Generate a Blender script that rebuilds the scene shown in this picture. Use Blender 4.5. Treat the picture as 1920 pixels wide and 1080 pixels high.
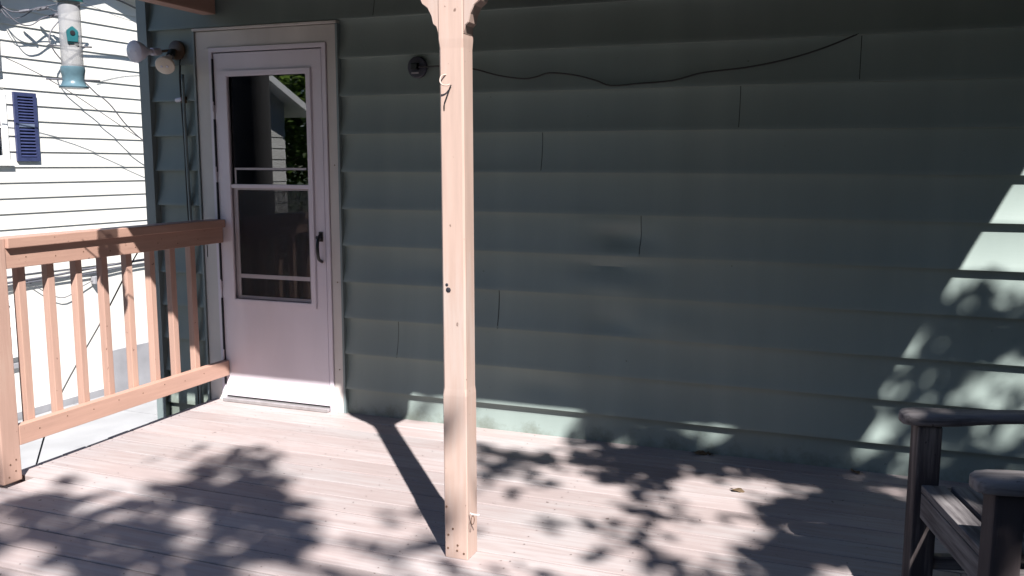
import bpy, bmesh, math, random
from mathutils import Vector, Matrix
random.seed(7)
sc = bpy.context.scene
for o in list(bpy.data.objects):
    bpy.data.objects.remove(o)
col = sc.collection

# ------------------------------------------------------------------ camera
YAW, PITCH, ROLL = 0.36090, 0.13704, 0.00208
fw = Vector((-math.sin(YAW) * math.cos(PITCH), math.cos(YAW) * math.cos(PITCH), -math.sin(PITCH)))
rt = fw.cross(Vector((0, 0, 1))).normalized()
up = rt.cross(fw)
rt2 = rt * math.cos(ROLL) + up * math.sin(ROLL)
up2 = -rt * math.sin(ROLL) + up * math.cos(ROLL)
cam = bpy.data.cameras.new('camera')
cam.sensor_width = 36.0
cam.lens = 36.0 * 1680 / 1920
cam.clip_start = 0.05
cam.clip_end = 2000
camo = bpy.data.objects.new('camera', cam)
col.objects.link(camo)
M = Matrix((rt2, up2, -fw)).transposed().to_4x4()
M.translation = Vector((0, -4.3455, 1.4063))
camo.matrix_world = M
sc.camera = camo

# ------------------------------------------------------------------ sky and sun
SUNV = Vector((0.78, -1.0, 1.38)).normalized()          # towards the sun
world = bpy.data.worlds.new('World')
sc.world = world
world.use_nodes = True
wn = world.node_tree.nodes
wl = world.node_tree.links
sky = wn.new('ShaderNodeTexSky')
sky.sky_type = 'NISHITA'
sky.sun_disc = False
sky.ozone_density = 4.0
sky.dust_density = 0.4
sky.sun_elevation = math.asin(SUNV.z)
sky.sun_rotation = math.atan2(SUNV.x, SUNV.y)
wl.new(sky.outputs[0], wn['Background'].inputs[0])
wn['Background'].inputs[1].default_value = 0.06
sun = bpy.data.lights.new('sun', 'SUN')
sun.energy = 5.0
sun.angle = math.radians(0.55)
sun.color = (1.0, 0.955, 0.90)
suno = bpy.data.objects.new('sun', sun)
suno.rotation_euler = SUNV.to_track_quat('Z', 'Y').to_euler()
suno.location = (6, -8, 12)
col.objects.link(suno)
sc.view_settings.view_transform = 'Standard'
sc.view_settings.look = 'None'
sc.view_settings.gamma = 1.0
sc.view_settings.exposure = 1.36
sc.cycles.use_denoising = True
sc.cycles.max_bounces = 6
sc.cycles.caustics_reflective = False
sc.cycles.caustics_refractive = False

# ------------------------------------------------------------------ materials
def new_mat(name):
    m = bpy.data.materials.new(name)
    m.use_nodes = True
    nt = m.node_tree
    return m, nt, nt.nodes, nt.links, nt.nodes['Principled BSDF']

def ramp(nt, stops):
    r = nt.nodes.new('ShaderNodeValToRGB')
    els = r.color_ramp.elements
    while len(els) < len(stops):
        els.new(0.5)
    for e, (pos, c) in zip(els, stops):
        e.position = pos
        e.color = (c[0], c[1], c[2], 1) if len(c) == 3 else c
    return r

def simple(name, c, rough=0.6, var=0.10, scale=9.0, stretch=(1, 1, 1), bump=0.0, bscale=60, metal=0.0, spec=0.5, randv=0.0):
    """one colour with soft uneven patches, a little relief"""
    m, nt, n, l, b = new_mat(name)
    tc = n.new('ShaderNodeTexCoord')
    mp = n.new('ShaderNodeMapping')
    mp.inputs['Scale'].default_value = stretch
    l.new(tc.outputs['Object'], mp.inputs[0])
    nz = n.new('ShaderNodeTexNoise')
    nz.inputs['Scale'].default_value = scale
    nz.inputs['Detail'].default_value = 6
    l.new(mp.outputs[0], nz.inputs[0])
    lo = tuple(x * (1 - var * 1.6) for x in c)
    hi = tuple(min(1, x * (1 + var)) for x in c)
    r = ramp(nt, [(0.3, lo), (0.7, hi)])
    l.new(nz.outputs[0], r.inputs[0])
    last = r.outputs[0]
    if randv:
        oi = n.new('ShaderNodeObjectInfo')
        hs = n.new('ShaderNodeHueSaturation')
        mr = n.new('ShaderNodeMapRange')
        mr.inputs[3].default_value = 1 - randv
        mr.inputs[4].default_value = 1 + randv
        l.new(oi.outputs['Random'], mr.inputs[0])
        l.new(mr.outputs[0], hs.inputs['Value'])
        l.new(last, hs.inputs['Color'])
        last = hs.outputs[0]
    l.new(last, b.inputs['Base Color'])
    b.inputs['Roughness'].default_value = rough
    b.inputs['Metallic'].default_value = metal
    b.inputs['Specular IOR Level'].default_value = spec
    if bump:
        bn = n.new('ShaderNodeTexNoise')
        bn.inputs['Scale'].default_value = bscale
        bn.inputs['Detail'].default_value = 5
        l.new(mp.outputs[0], bn.inputs[0])
        bp = n.new('ShaderNodeBump')
        bp.inputs['Strength'].default_value = bump
        bp.inputs['Distance'].default_value = 0.004
        l.new(bn.outputs[0], bp.inputs['Height'])
        l.new(bp.outputs[0], b.inputs['Normal'])
    return m

def painted_wood(name, paint, bare, wear=0.62, axis='x', rough=0.55, grain=1.0, randv=0.06):
    """paint over wood: grain along one axis, worn streaks, dark specks"""
    m, nt, n, l, b = new_mat(name)
    tc = n.new('ShaderNodeTexCoord')
    oi = n.new('ShaderNodeObjectInfo')
    ad = n.new('ShaderNodeVectorMath')
    ad.operation = 'ADD'
    mu = n.new('ShaderNodeVectorMath')
    mu.operation = 'SCALE'
    mu.inputs[0].default_value = (17.3, 11.1, 23.7)
    l.new(oi.outputs['Random'], mu.inputs['Scale'])
    l.new(tc.outputs['Object'], ad.inputs[0])
    l.new(mu.outputs[0], ad.inputs[1])
    mp = n.new('ShaderNodeMapping')
    s = {'x': (0.9, 14, 14), 'y': (14, 0.9, 14), 'z': (14, 14, 0.9)}[axis]
    mp.inputs['Scale'].default_value = s
    l.new(ad.outputs[0], mp.inputs[0])
    g = n.new('ShaderNodeTexNoise')
    g.inputs['Scale'].default_value = 3.2
    g.inputs['Detail'].default_value = 8
    g.inputs['Roughness'].default_value = 0.65
    l.new(mp.outputs[0], g.inputs[0])
    big = n.new('ShaderNodeTexNoise')
    big.inputs['Scale'].default_value = 1.7
    big.inputs['Detail'].default_value = 4
    l.new(ad.outputs[0], big.inputs[0])
    sm = n.new('ShaderNodeMath')
    sm.operation = 'MULTIPLY_ADD'
    sm.inputs[1].default_value = 0.55
    l.new(g.outputs[0], sm.inputs[0])
    ml = n.new('ShaderNodeMath')
    ml.operation = 'MULTIPLY'
    ml.inputs[1].default_value = 0.5
    l.new(big.outputs[0], ml.inputs[0])
    l.new(ml.outputs[0], sm.inputs[2])
    r = ramp(nt, [(wear - 0.10, (0, 0, 0)), (wear + 0.06, (1, 1, 1))])
    l.new(sm.outputs[0], r.inputs[0])
    tone = ramp(nt, [(0.3, tuple(x * 0.93 for x in paint)), (0.65, tuple(min(1, x * 1.10) for x in paint))])
    l.new(g.outputs[0], tone.inputs[0])
    bt = ramp(nt, [(0.25, tuple(x * 0.80 for x in bare)), (0.55, bare)])
    l.new(g.outputs[0], bt.inputs[0])
    mx = n.new('ShaderNodeMix')
    mx.data_type = 'RGBA'
    l.new(r.outputs[0], mx.inputs['Factor'])
    l.new(tone.outputs[0], mx.inputs['A'])
    l.new(bt.outputs[0], mx.inputs['B'])
    # dark specks and nail stains
    vo = n.new('ShaderNodeTexNoise')
    vo.inputs['Scale'].default_value = 34
    vo.inputs['Detail'].default_value = 3
    l.new(ad.outputs[0], vo.inputs[0])
    sp = ramp(nt, [(0.245, (0.25, 0.2, 0.18)), (0.29, (1, 1, 1))])
    l.new(vo.outputs[0], sp.inputs[0])
    m2 = n.new('ShaderNodeMix')
    m2.data_type = 'RGBA'
    m2.blend_type = 'MULTIPLY'
    m2.inputs['Factor'].default_value = 0.8
    l.new(mx.outputs['Result'], m2.inputs['A'])
    l.new(sp.outputs[0], m2.inputs['B'])
    hs = n.new('ShaderNodeHueSaturation')
    mr = n.new('ShaderNodeMapRange')
    mr.inputs[3].default_value = 1 - randv
    mr.inputs[4].default_value = 1 + randv
    l.new(oi.outputs['Random'], mr.inputs[0])
    l.new(mr.outputs[0], hs.inputs['Value'])
    l.new(m2.outputs['Result'], hs.inputs['Color'])
    l.new(hs.outputs[0], b.inputs['Base Color'])
    b.inputs['Roughness'].default_value = rough
    bp = n.new('ShaderNodeBump')
    bp.inputs['Strength'].default_value = 0.35 * grain
    bp.inputs['Distance'].default_value = 0.003
    l.new(g.outputs[0], bp.inputs['Height'])
    l.new(bp.outputs[0], b.inputs['Normal'])
    return m

M_DECK = painted_wood('deck_paint', (0.310, 0.257, 0.255), (0.345, 0.315, 0.32), 0.57, 'x', 0.62, 1.3, 0.10)
M_BROWN = painted_wood('terracotta_paint_z', (0.40, 0.292, 0.252), (0.40, 0.335, 0.31), 0.60, 'z', 0.5, 0.7, 0.04)
M_BROWNY = painted_wood('terracotta_paint_y', (0.375, 0.232, 0.186), (0.43, 0.28, 0.22), 0.68, 'y', 0.5, 0.7, 0.03)
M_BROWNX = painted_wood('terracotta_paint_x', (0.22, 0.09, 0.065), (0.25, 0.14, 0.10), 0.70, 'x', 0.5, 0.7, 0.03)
M_RAILZ = painted_wood('terracotta_paint_rail', (0.385, 0.248, 0.203), (0.43, 0.28, 0.22), 0.66, 'z', 0.5, 0.7, 0.05)
M_RAILP = painted_wood('terracotta_paint_post', (0.375, 0.245, 0.203), (0.41, 0.30, 0.25), 0.64, 'z', 0.5, 0.7, 0.03)
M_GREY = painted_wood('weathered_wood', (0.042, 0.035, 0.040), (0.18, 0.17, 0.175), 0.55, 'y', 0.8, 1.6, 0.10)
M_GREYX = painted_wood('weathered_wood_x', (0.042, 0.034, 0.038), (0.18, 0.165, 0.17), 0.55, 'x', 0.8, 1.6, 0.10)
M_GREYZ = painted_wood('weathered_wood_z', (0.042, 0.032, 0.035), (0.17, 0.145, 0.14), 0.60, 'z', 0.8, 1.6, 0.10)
M_TRIM = simple('aged_white_trim', (0.58, 0.55, 0.53), 0.45, 0.08, 5, (1, 1, 0.3), 0.1)
M_DOOR = simple('door_paint', (0.68, 0.63, 0.70), 0.38, 0.06, 3.5, (1, 1, 0.35), 0.12, 25)
M_WHITE = simple('neighbour_siding', (0.63, 0.62, 0.59), 0.5, 0.05, 2, (1, 0.2, 1))
M_NTRIM = simple('neighbour_trim', (0.80, 0.80, 0.80), 0.5, 0.03, 4)
M_NAVY = simple('navy_shutter', (0.030, 0.038, 0.100), 0.4, 0.1, 12)
M_BLACK = simple('black_plastic', (0.012, 0.012, 0.016), 0.35, 0.1, 20)
M_CABLE = simple('black_cable', (0.015, 0.015, 0.018), 0.5, 0.2, 30)
M_GREYCABLE = simple('grey_cable', (0.10, 0.10, 0.12), 0.5, 0.2, 30)
M_ALU = simple('dull_aluminium', (0.45, 0.44, 0.45), 0.4, 0.1, 20, metal=0.7)
M_SCREENF = simple('screen_frame', (0.42, 0.39, 0.42), 0.45, 0.06, 8)
M_CONC = simple('concrete', (0.27, 0.275, 0.29), 0.85, 0.10, 1.6, bump=0.4, bscale=40)
M_FOUND = simple('foundation_render', (0.24, 0.24, 0.26), 0.85, 0.10, 3.0, bump=0.4, bscale=40)
M_LAWN = simple('lawn_soil', (0.05, 0.075, 0.025), 0.9, 0.35, 0.6, bump=0.6, bscale=8)
M_ROOF = simple('asphalt_shingle', (0.07, 0.068, 0.07), 0.9, 0.25, 6, bump=0.5, bscale=60)
M_CEIL = simple('porch_ceiling', (0.07, 0.06, 0.055), 0.6, 0.1, 3)
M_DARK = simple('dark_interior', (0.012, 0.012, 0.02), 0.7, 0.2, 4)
M_BARK = simple('bark', (0.075, 0.055, 0.04), 0.9, 0.3, 12, (1, 1, 0.25), 0.9, 18)
M_POLE = simple('occluder_pole_black', (0.010, 0.009, 0.010), 0.85, 0.3, 12, (1, 1, 0.1), 0.5, 20)  # near black so the added pole stays dark in the door glass
M_BULB = simple('frosted_bulb', (0.66, 0.64, 0.74), 0.25, 0.03, 10)
M_BULBW = simple('cream_bulb_face', (0.70, 0.62, 0.53), 0.3, 0.05, 14)
M_BRONZE = simple('bronze_fixture', (0.10, 0.06, 0.035), 0.4, 0.2, 20, metal=0.3)
M_AMBER = simple('amber_sensor', (0.30, 0.16, 0.05), 0.35, 0.2, 30)
M_TEAL = simple('teal_plastic', (0.012, 0.10, 0.12), 0.35, 0.1, 20)
M_TEALP = simple('pale_teal_plastic', (0.075, 0.135, 0.17), 0.3, 0.15, 25)
M_TUBE = simple('cloudy_tube', (0.34, 0.345, 0.37), 0.18, 0.10, 16, (1, 1, 0.4), spec=0.6)
M_STEEL = simple('rusty_nail', (0.16, 0.09, 0.06), 0.6, 0.3, 40, metal=0.4)
M_SCREW = simple('painted_screw', (0.17, 0.135, 0.13), 0.6, 0.3, 40)
M_HOOK = simple('white_hook', (0.78, 0.76, 0.74), 0.35, 0.03, 20)
M_DRY = simple('dry_leaf', (0.10, 0.065, 0.035), 0.8, 0.3, 30)

def siding_mat():
    m, nt, n, l, b = new_mat('sage_siding')
    geo = n.new('ShaderNodeNewGeometry')
    mp = n.new('ShaderNodeMapping')
    mp.inputs['Scale'].default_value = (2.2, 1.0, 0.15)
    l.new(geo.outputs['Position'], mp.inputs[0])
    st = n.new('ShaderNodeTexNoise')
    st.inputs['Scale'].default_value = 2.0
    st.inputs['Detail'].default_value = 5
    l.new(mp.outputs[0], st.inputs[0])
    r = ramp(nt, [(0.28, (0.210, 0.256, 0.246)), (0.5, (0.226, 0.277, 0.266)), (0.72, (0.250, 0.304, 0.292))])
    l.new(st.outputs[0], r.inputs[0])
    sp = n.new('ShaderNodeTexNoise')
    sp.inputs['Scale'].default_value = 26
    sp.inputs['Detail'].default_value = 2
    l.new(geo.outputs['Position'], sp.inputs[0])
    spr = ramp(nt, [(0.19, (0.35, 0.33, 0.30)), (0.225, (1, 1, 1))])
    l.new(sp.outputs[0], spr.inputs[0])
    mx = n.new('ShaderNodeMix')
    mx.data_type = 'RGBA'
    mx.blend_type = 'MULTIPLY'
    mx.inputs['Factor'].default_value = 0.9
    l.new(r.outputs[0], mx.inputs['A'])
    l.new(spr.outputs[0], mx.inputs['B'])
    # splashed grime along the foot of the wall, in ragged patches
    sx = n.new('ShaderNodeSeparateXYZ')
    l.new(geo.outputs['Position'], sx.inputs[0])
    gn = n.new('ShaderNodeTexNoise')
    gn.inputs['Scale'].default_value = 7
    gn.inputs['Detail'].default_value = 8
    gn.inputs['Roughness'].default_value = 0.7
    l.new(geo.outputs['Position'], gn.inputs[0])
    gm = n.new('ShaderNodeMath')
    gm.operation = 'MULTIPLY_ADD'
    gm.inputs[1].default_value = 2.2
    l.new(sx.outputs['Z'], gm.inputs[0])
    l.new(gn.outputs[0], gm.inputs[2])
    gr_ = ramp(nt, [(0.40, (0.58, 0.55, 0.50)), (0.62, (1, 1, 1))])
    l.new(gm.outputs[0], gr_.inputs[0])
    m3 = n.new('ShaderNodeMix')
    m3.data_type = 'RGBA'
    m3.blend_type = 'MULTIPLY'
    m3.inputs['Factor'].default_value = 0.85
    l.new(mx.outputs['Result'], m3.inputs['A'])
    l.new(gr_.outputs[0], m3.inputs['B'])
    l.new(m3.outputs['Result'], b.inputs['Base Color'])
    b.inputs['Roughness'].default_value = 0.42
    b.inputs['Specular IOR Level'].default_value = 0.3
    mp2 = n.new('ShaderNodeMapping')
    mp2.inputs['Scale'].default_value = (4, 4, 60)
    l.new(geo.outputs['Position'], mp2.inputs[0])
    gr = n.new('ShaderNodeTexNoise')
    gr.inputs['Scale'].default_value = 4
    gr.inputs['Detail'].default_value = 4
    l.new(mp2.outputs[0], gr.inputs[0])
    bp = n.new('ShaderNodeBump')
    bp.inputs['Strength'].default_value = 0.10
    bp.inputs['Distance'].default_value = 0.002
    l.new(gr.outputs[0], bp.inputs['Height'])
    l.new(bp.outputs[0], b.inputs['Normal'])
    return m
M_SIDE = siding_mat()
M_CORNER = simple('sage_trim', (0.19, 0.235, 0.245), 0.42, 0.05, 4)

def glass_mat(name, tint, gain, rough=0.0):
    """thin pane: what lies behind shows through a tint, the outside world mirrors by Fresnel"""
    m, nt, n, l, b = new_mat(name)
    n.remove(b)
    tr = n.new('ShaderNodeBsdfTransparent')
    tr.inputs[0].default_value = (*tint, 1)
    gl = n.new('ShaderNodeBsdfGlossy')
    gl.inputs['Roughness'].default_value = rough
    fr = n.new('ShaderNodeFresnel')
    fr.inputs[0].default_value = 1.5
    mu = n.new('ShaderNodeMath')
    mu.operation = 'MULTIPLY'
    mu.use_clamp = True
    mu.inputs[1].default_value = gain
    l.new(fr.outputs[0], mu.inputs[0])
    mx = n.new('ShaderNodeMixShader')
    l.new(mu.outputs[0], mx.inputs[0])
    l.new(tr.outputs[0], mx.inputs[1])
    l.new(gl.outputs[0], mx.inputs[2])
    l.new(mx.outputs[0], n['Material Output'].inputs[0])
    return m
M_GLASS = glass_mat('door_glass', (0.55, 0.58, 0.62), 3.4)
M_NGLASS = glass_mat('window_glass', (0.35, 0.4, 0.5), 2.0)

def mesh_mat():
    m, nt, n, l, b = new_mat('insect_mesh')
    b.inputs['Base Color'].default_value = (0.02, 0.02, 0.025, 1)
    b.inputs['Roughness'].default_value = 0.6
    tr = n.new('ShaderNodeBsdfTransparent')
    mx = n.new('ShaderNodeMixShader')
    mx.inputs[0].default_value = 0.36
    l.new(tr.outputs[0], mx.inputs[1])
    l.new(b.outputs[0], mx.inputs[2])
    l.new(mx.outputs[0], n['Material Output'].inputs[0])
    return m
M_MESH = mesh_mat()

M_TUBE.node_tree.nodes['Principled BSDF'].inputs['Alpha'].default_value = 0.62

def leaf_mat(name, c, trans=0.35):
    m, nt, n, l, b = new_mat(name)
    geo = n.new('ShaderNodeNewGeometry')
    r = ramp(nt, [(0.0, tuple(x * 0.55 for x in c)), (1.0, tuple(x * 1.35 for x in c))])
    l.new(geo.outputs['Random Per Island'], r.inputs[0])
    l.new(r.outputs[0], b.inputs['Base Color'])
    b.inputs['Roughness'].default_value = 0.5
    tl = n.new('ShaderNodeBsdfTranslucent')
    l.new(r.outputs[0], tl.inputs[0])
    mx = n.new('ShaderNodeMixShader')
    mx.inputs[0].default_value = trans
    l.new(b.outputs[0], mx.inputs[1])
    l.new(tl.outputs[0], mx.inputs[2])
    l.new(mx.outputs[0], n['Material Output'].inputs[0])
    return m
M_LEAF = leaf_mat('leaf_green', (0.075, 0.12, 0.028), 0.25)
M_LEAF2 = leaf_mat('leaf_light_green', (0.15, 0.235, 0.045), 0.55)
M_LEAFD = leaf_mat('leaf_dark_green', (0.025, 0.045, 0.015), 0.15)

# ------------------------------------------------------------------ mesh helpers
def link(name, me, mat, parent=None):
    o = bpy.data.objects.new(name, me)
    col.objects.link(o)
    if mat is not None and not me.materials:
        me.materials.append(mat)
    if parent is not None:
        o.parent = parent
    return o

def empty(name, loc=(0, 0, 0), rz=0.0):
    o = bpy.data.objects.new(name, None)
    o.location = loc
    o.rotation_euler = (0, 0, rz)
    o.empty_display_size = 0.1
    col.objects.link(o)
    return o

def tag(o, label=None, cat=None, group=None, kind=None):
    if label: o['label'] = label
    if cat: o['category'] = cat
    if group: o['group'] = group
    if kind: o['kind'] = kind
    return o

def mesh(name, v, f, smooth=False):
    me = bpy.data.meshes.new(name)
    me.from_pydata([tuple(p) for p in v], [], f)
    me.validate()
    bm = bmesh.new()
    bm.from_mesh(me)
    bmesh.ops.recalc_face_normals(bm, faces=bm.faces)
    bm.to_mesh(me)
    bm.free()
    if smooth:
        for p in me.polygons:
            p.use_smooth = True
    return me

def box(name, x0, x1, y0, y1, z0, z1, mat, parent=None, bev=0.0):
    bm = bmesh.new()
    bmesh.ops.create_cube(bm, size=1.0)
    cx, cy, cz = (x0 + x1) / 2, (y0 + y1) / 2, (z0 + z1) / 2
    for v in bm.verts:
        v.co = Vector(((v.co.x) * (x1 - x0), (v.co.y) * (y1 - y0), (v.co.z) * (z1 - z0)))
    if bev:
        bmesh.ops.bevel(bm, geom=list(bm.edges), offset=bev, segments=2, affect='EDGES', profile=0.6)
    me = bpy.data.meshes.new(name)
    bm.to_mesh(me)
    bm.free()
    o = link(name, me, mat, parent)
    o.location = (cx, cy, cz)
    return o

def ring_frame(name, x0, x1, z0, z1, ix0, ix1, iz0, iz1, y0, y1, mat, parent=None, bev=0.002):
    """flat frame with a rectangular opening, front at y0, back at y1"""
    v = []
    for y in (y0, y1):
        v += [(x0, y, z0), (x1, y, z0), (x1, y, z1), (x0, y, z1), (ix0, y, iz0), (ix1, y, iz0), (ix1, y, iz1), (ix0, y, iz1)]
    f = []
    for a in range(4):
        b = (a + 1) % 4
        f.append((a, b, 4 + b, 4 + a))
        f.append((8 + a, 8 + b, 12 + b, 12 + a))
        f.append((a, b, 8 + b, 8 + a))
        f.append((4 + a, 4 + b, 12 + b, 12 + a))
    me = mesh(name, v, f)
    if bev:
        bm = bmesh.new()
        bm.from_mesh(me)
        bmesh.ops.bevel(bm, geom=[e for e in bm.edges if e.calc_face_angle(0) > 0.6], offset=bev, segments=2, affect='EDGES')
        bm.to_mesh(me)
        bm.free()
    return link(name, me, mat, parent)

def prism(name, pts, axis, a0, a1, mat, parent=None, bev=0.0, smooth=False):
    """polygon pts extruded along axis ('x','y','z')"""
    def P(p, a):
        return {'x': (a, p[0], p[1]), 'y': (p[0], a, p[1]), 'z': (p[0], p[1], a)}[axis]
    n = len(pts)
    v = [P(p, a0) for p in pts] + [P(p, a1) for p in pts]
    f = [tuple(range(n)), tuple(range(n, 2 * n))] + [(i, (i + 1) % n, n + (i + 1) % n, n + i) for i in range(n)]
    me = mesh(name, v, f)
    if bev:
        bm = bmesh.new()
        bm.from_mesh(me)
        bmesh.ops.bevel(bm, geom=[e for e in bm.edges if e.calc_face_angle(0) > 0.7], offset=bev, segments=2, affect='EDGES')
        bm.to_mesh(me)
        bm.free()
    return link(name, me, mat, parent)

def catmull(pts, n=6):
    pts = [Vector(p) for p in pts]
    if len(pts) < 3:
        return pts
    out = []
    P = [pts[0]] + pts + [pts[-1]]
    for i in range(1, len(P) - 2):
        for k in range(n):
            t = k / n
            a, b, c, d = P[i - 1], P[i], P[i + 1], P[i + 2]
            out.append(0.5 * ((2 * b) + (c - a) * t + (2 * a - 5 * b + 4 * c - d) * t * t + (3 * b - 3 * c + d - a) * t ** 3))
    out.append(pts[-1])
    return out

def tube_data(path, rad, seg=8):
    path = [Vector(p) for p in path]
    n = len(path)
    if not hasattr(rad, '__len__'):
        rad = [rad] * n
    v, f = [], []
    ref = Vector((0.3, 0.2, 1)).normalized()
    for i, p in enumerate(path):
        d = (path[min(i + 1, n - 1)] - path[max(i - 1, 0)]).normalized()
        a = d.cross(ref)
        if a.length < 1e-3:
            a = d.cross(Vector((1, 0, 0)))
        a.normalize()
        b = d.cross(a)
        for k in range(seg):
            t = 2 * math.pi * k / seg
            v.append(p + (a * math.cos(t) + b * math.sin(t)) * rad[i])
    for i in range(n - 1):
        for k in range(seg):
            k2 = (k + 1) % seg
            f.append((i * seg + k, i * seg + k2, (i + 1) * seg + k2, (i + 1) * seg + k))
    f.append(tuple(range(seg)))
    f.append(tuple(range((n - 1) * seg, n * seg)))
    return v, f

def tube(name, path, rad, mat, parent=None, seg=8, sm=0):
    if sm:
        path = catmull(path, sm)
    v, f = tube_data(path, rad, seg)
    return link(name, mesh(name, v, f, True), mat, parent)

def lathe(name, prof, mat, parent=None, axis=Vector((0, 0, 1)), org=Vector((0, 0, 0)), seg=24):
    """prof: (radius, height) along axis"""
    q = Vector((0, 0, 1)).rotation_difference(Vector(axis).normalized())
    v, f = [], []
    for r, h in prof:
        for k in range(seg):
            t = 2 * math.pi * k / seg
            v.append(Vector(org) + q @ Vector((r * math.cos(t), r * math.sin(t), h)))
    m = len(prof)
    for i in range(m - 1):
        for k in range(seg):
            k2 = (k + 1) % seg
            f.append((i * seg + k, i * seg + k2, (i + 1) * seg + k2, (i + 1) * seg + k))
    f.append(tuple(range(seg)))
    f.append(tuple(range((m - 1) * seg, m * seg)))
    me = mesh(name, v, f)
    for p in me.polygons:
        p.use_smooth = len(p.vertices) == 4
    try:
        me.set_sharp_from_angle(angle=math.radians(40))
    except Exception:
        pass
    return link(name, me, mat, parent)

# ------------------------------------------------------------------ ground
def sheet(name, x0, x1, y0, y1, z, mat, nx=1, ny=1):
    v = [(x0 + (x1 - x0) * i / nx, y0 + (y1 - y0) * j / ny, z) for j in range(ny + 1) for i in range(nx + 1)]
    f = [(j * (nx + 1) + i, j * (nx + 1) + i + 1, (j + 1) * (nx + 1) + i + 1, (j + 1) * (nx + 1) + i) for j in range(ny) for i in range(nx)]
    return link(name, mesh(name, v, f), mat)
GZ = -1.96
tag(sheet('ground', -600, 600, -600, 600, GZ - 0.03, M_LAWN), kind='structure')
drive = tag(empty('driveway', (0, 0, 0)), kind='structure')
yy = -16.0
while yy < 24:
    for x0, x1 in ((-10.15, -7.15), (-7.13, -4.02)):
        box('concrete_slab', x0, x1, yy, yy + 2.98, GZ - 0.15, GZ + random.uniform(-0.004, 0.004), M_CONC, drive)
    yy += 3.0

# ------------------------------------------------------------------ deck
deck = tag(empty('deck', (0, 0, 0)), kind='structure')
DX0, DX1 = -3.545, 3.4
pitch = 0.1445
nb = 36
for i in range(nb):
    y1 = -0.018 - i * pitch
    y0 = y1 - 0.1375
    cuts = [DX0 + random.uniform(-0.006, 0.004)]
    if i % 2:
        cuts.append(random.choice([0.42, 1.35]))
    else:
        cuts.append(1.9)
    cuts.append(DX1)
    if i in (10,):                                        # notched round the rail post
        cuts[0] = -3.40
    for a, b in zip(cuts[:-1], cuts[1:]):
        tilt = random.uniform(-0.0015, 0.0015)
        o = box('plank', a + 0.0012, b - 0.0012, y0, y1, -0.028, 0.0, M_DECK, deck, 0.0035)
        o.location.z += random.uniform(-0.0015, 0.0)
        o.rotation_euler.x = random.uniform(-0.006, 0.006)
DY0 = -0.018 - nb * pitch
sv, sf = [], []
for i in range(nb):
    for x in [DX0 + 0.06 + 0.4 * k for k in range(17)]:
        for dy in (-0.035, -0.105):
            cx, cy = x + random.uniform(-0.008, 0.008), -0.018 - i * pitch + dy + random.uniform(-0.006, 0.006)
            b0 = len(sv)
            for q in range(6):
                sv.append((cx + 0.0034 * math.cos(q * 1.0472), cy + 0.0034 * math.sin(q * 1.0472), 0.0012))
            sv.append((cx, cy, 0.0016))
            sf += [(b0 + q, b0 + (q + 1) % 6, b0 + 6) for q in range(6)]
tag(link('deck_screws', mesh('deck_screws', sv, sf), M_SCREW, deck), kind='stuff')
for x in [DX0 + 0.06 + 0.4 * k for k in range(18)]:
    box('joist', x - 0.019, x + 0.019, DY0 + 0.03, -0.03, -0.225, -0.033, M_BROWNY, deck)
box('rim_board', DX0 + 0.001, DX0 + 0.038, DY0, -0.021, -0.23, -0.031, M_BROWNY, deck)
for px, py in ((-3.45, -5.0), (-3.45, -2.6), (0, -5.0), (3.2, -5.0)):
    box('support_post', px - 0.06, px + 0.06, py - 0.06, py + 0.06, GZ, -0.235, M_BROWN, deck)

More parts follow.
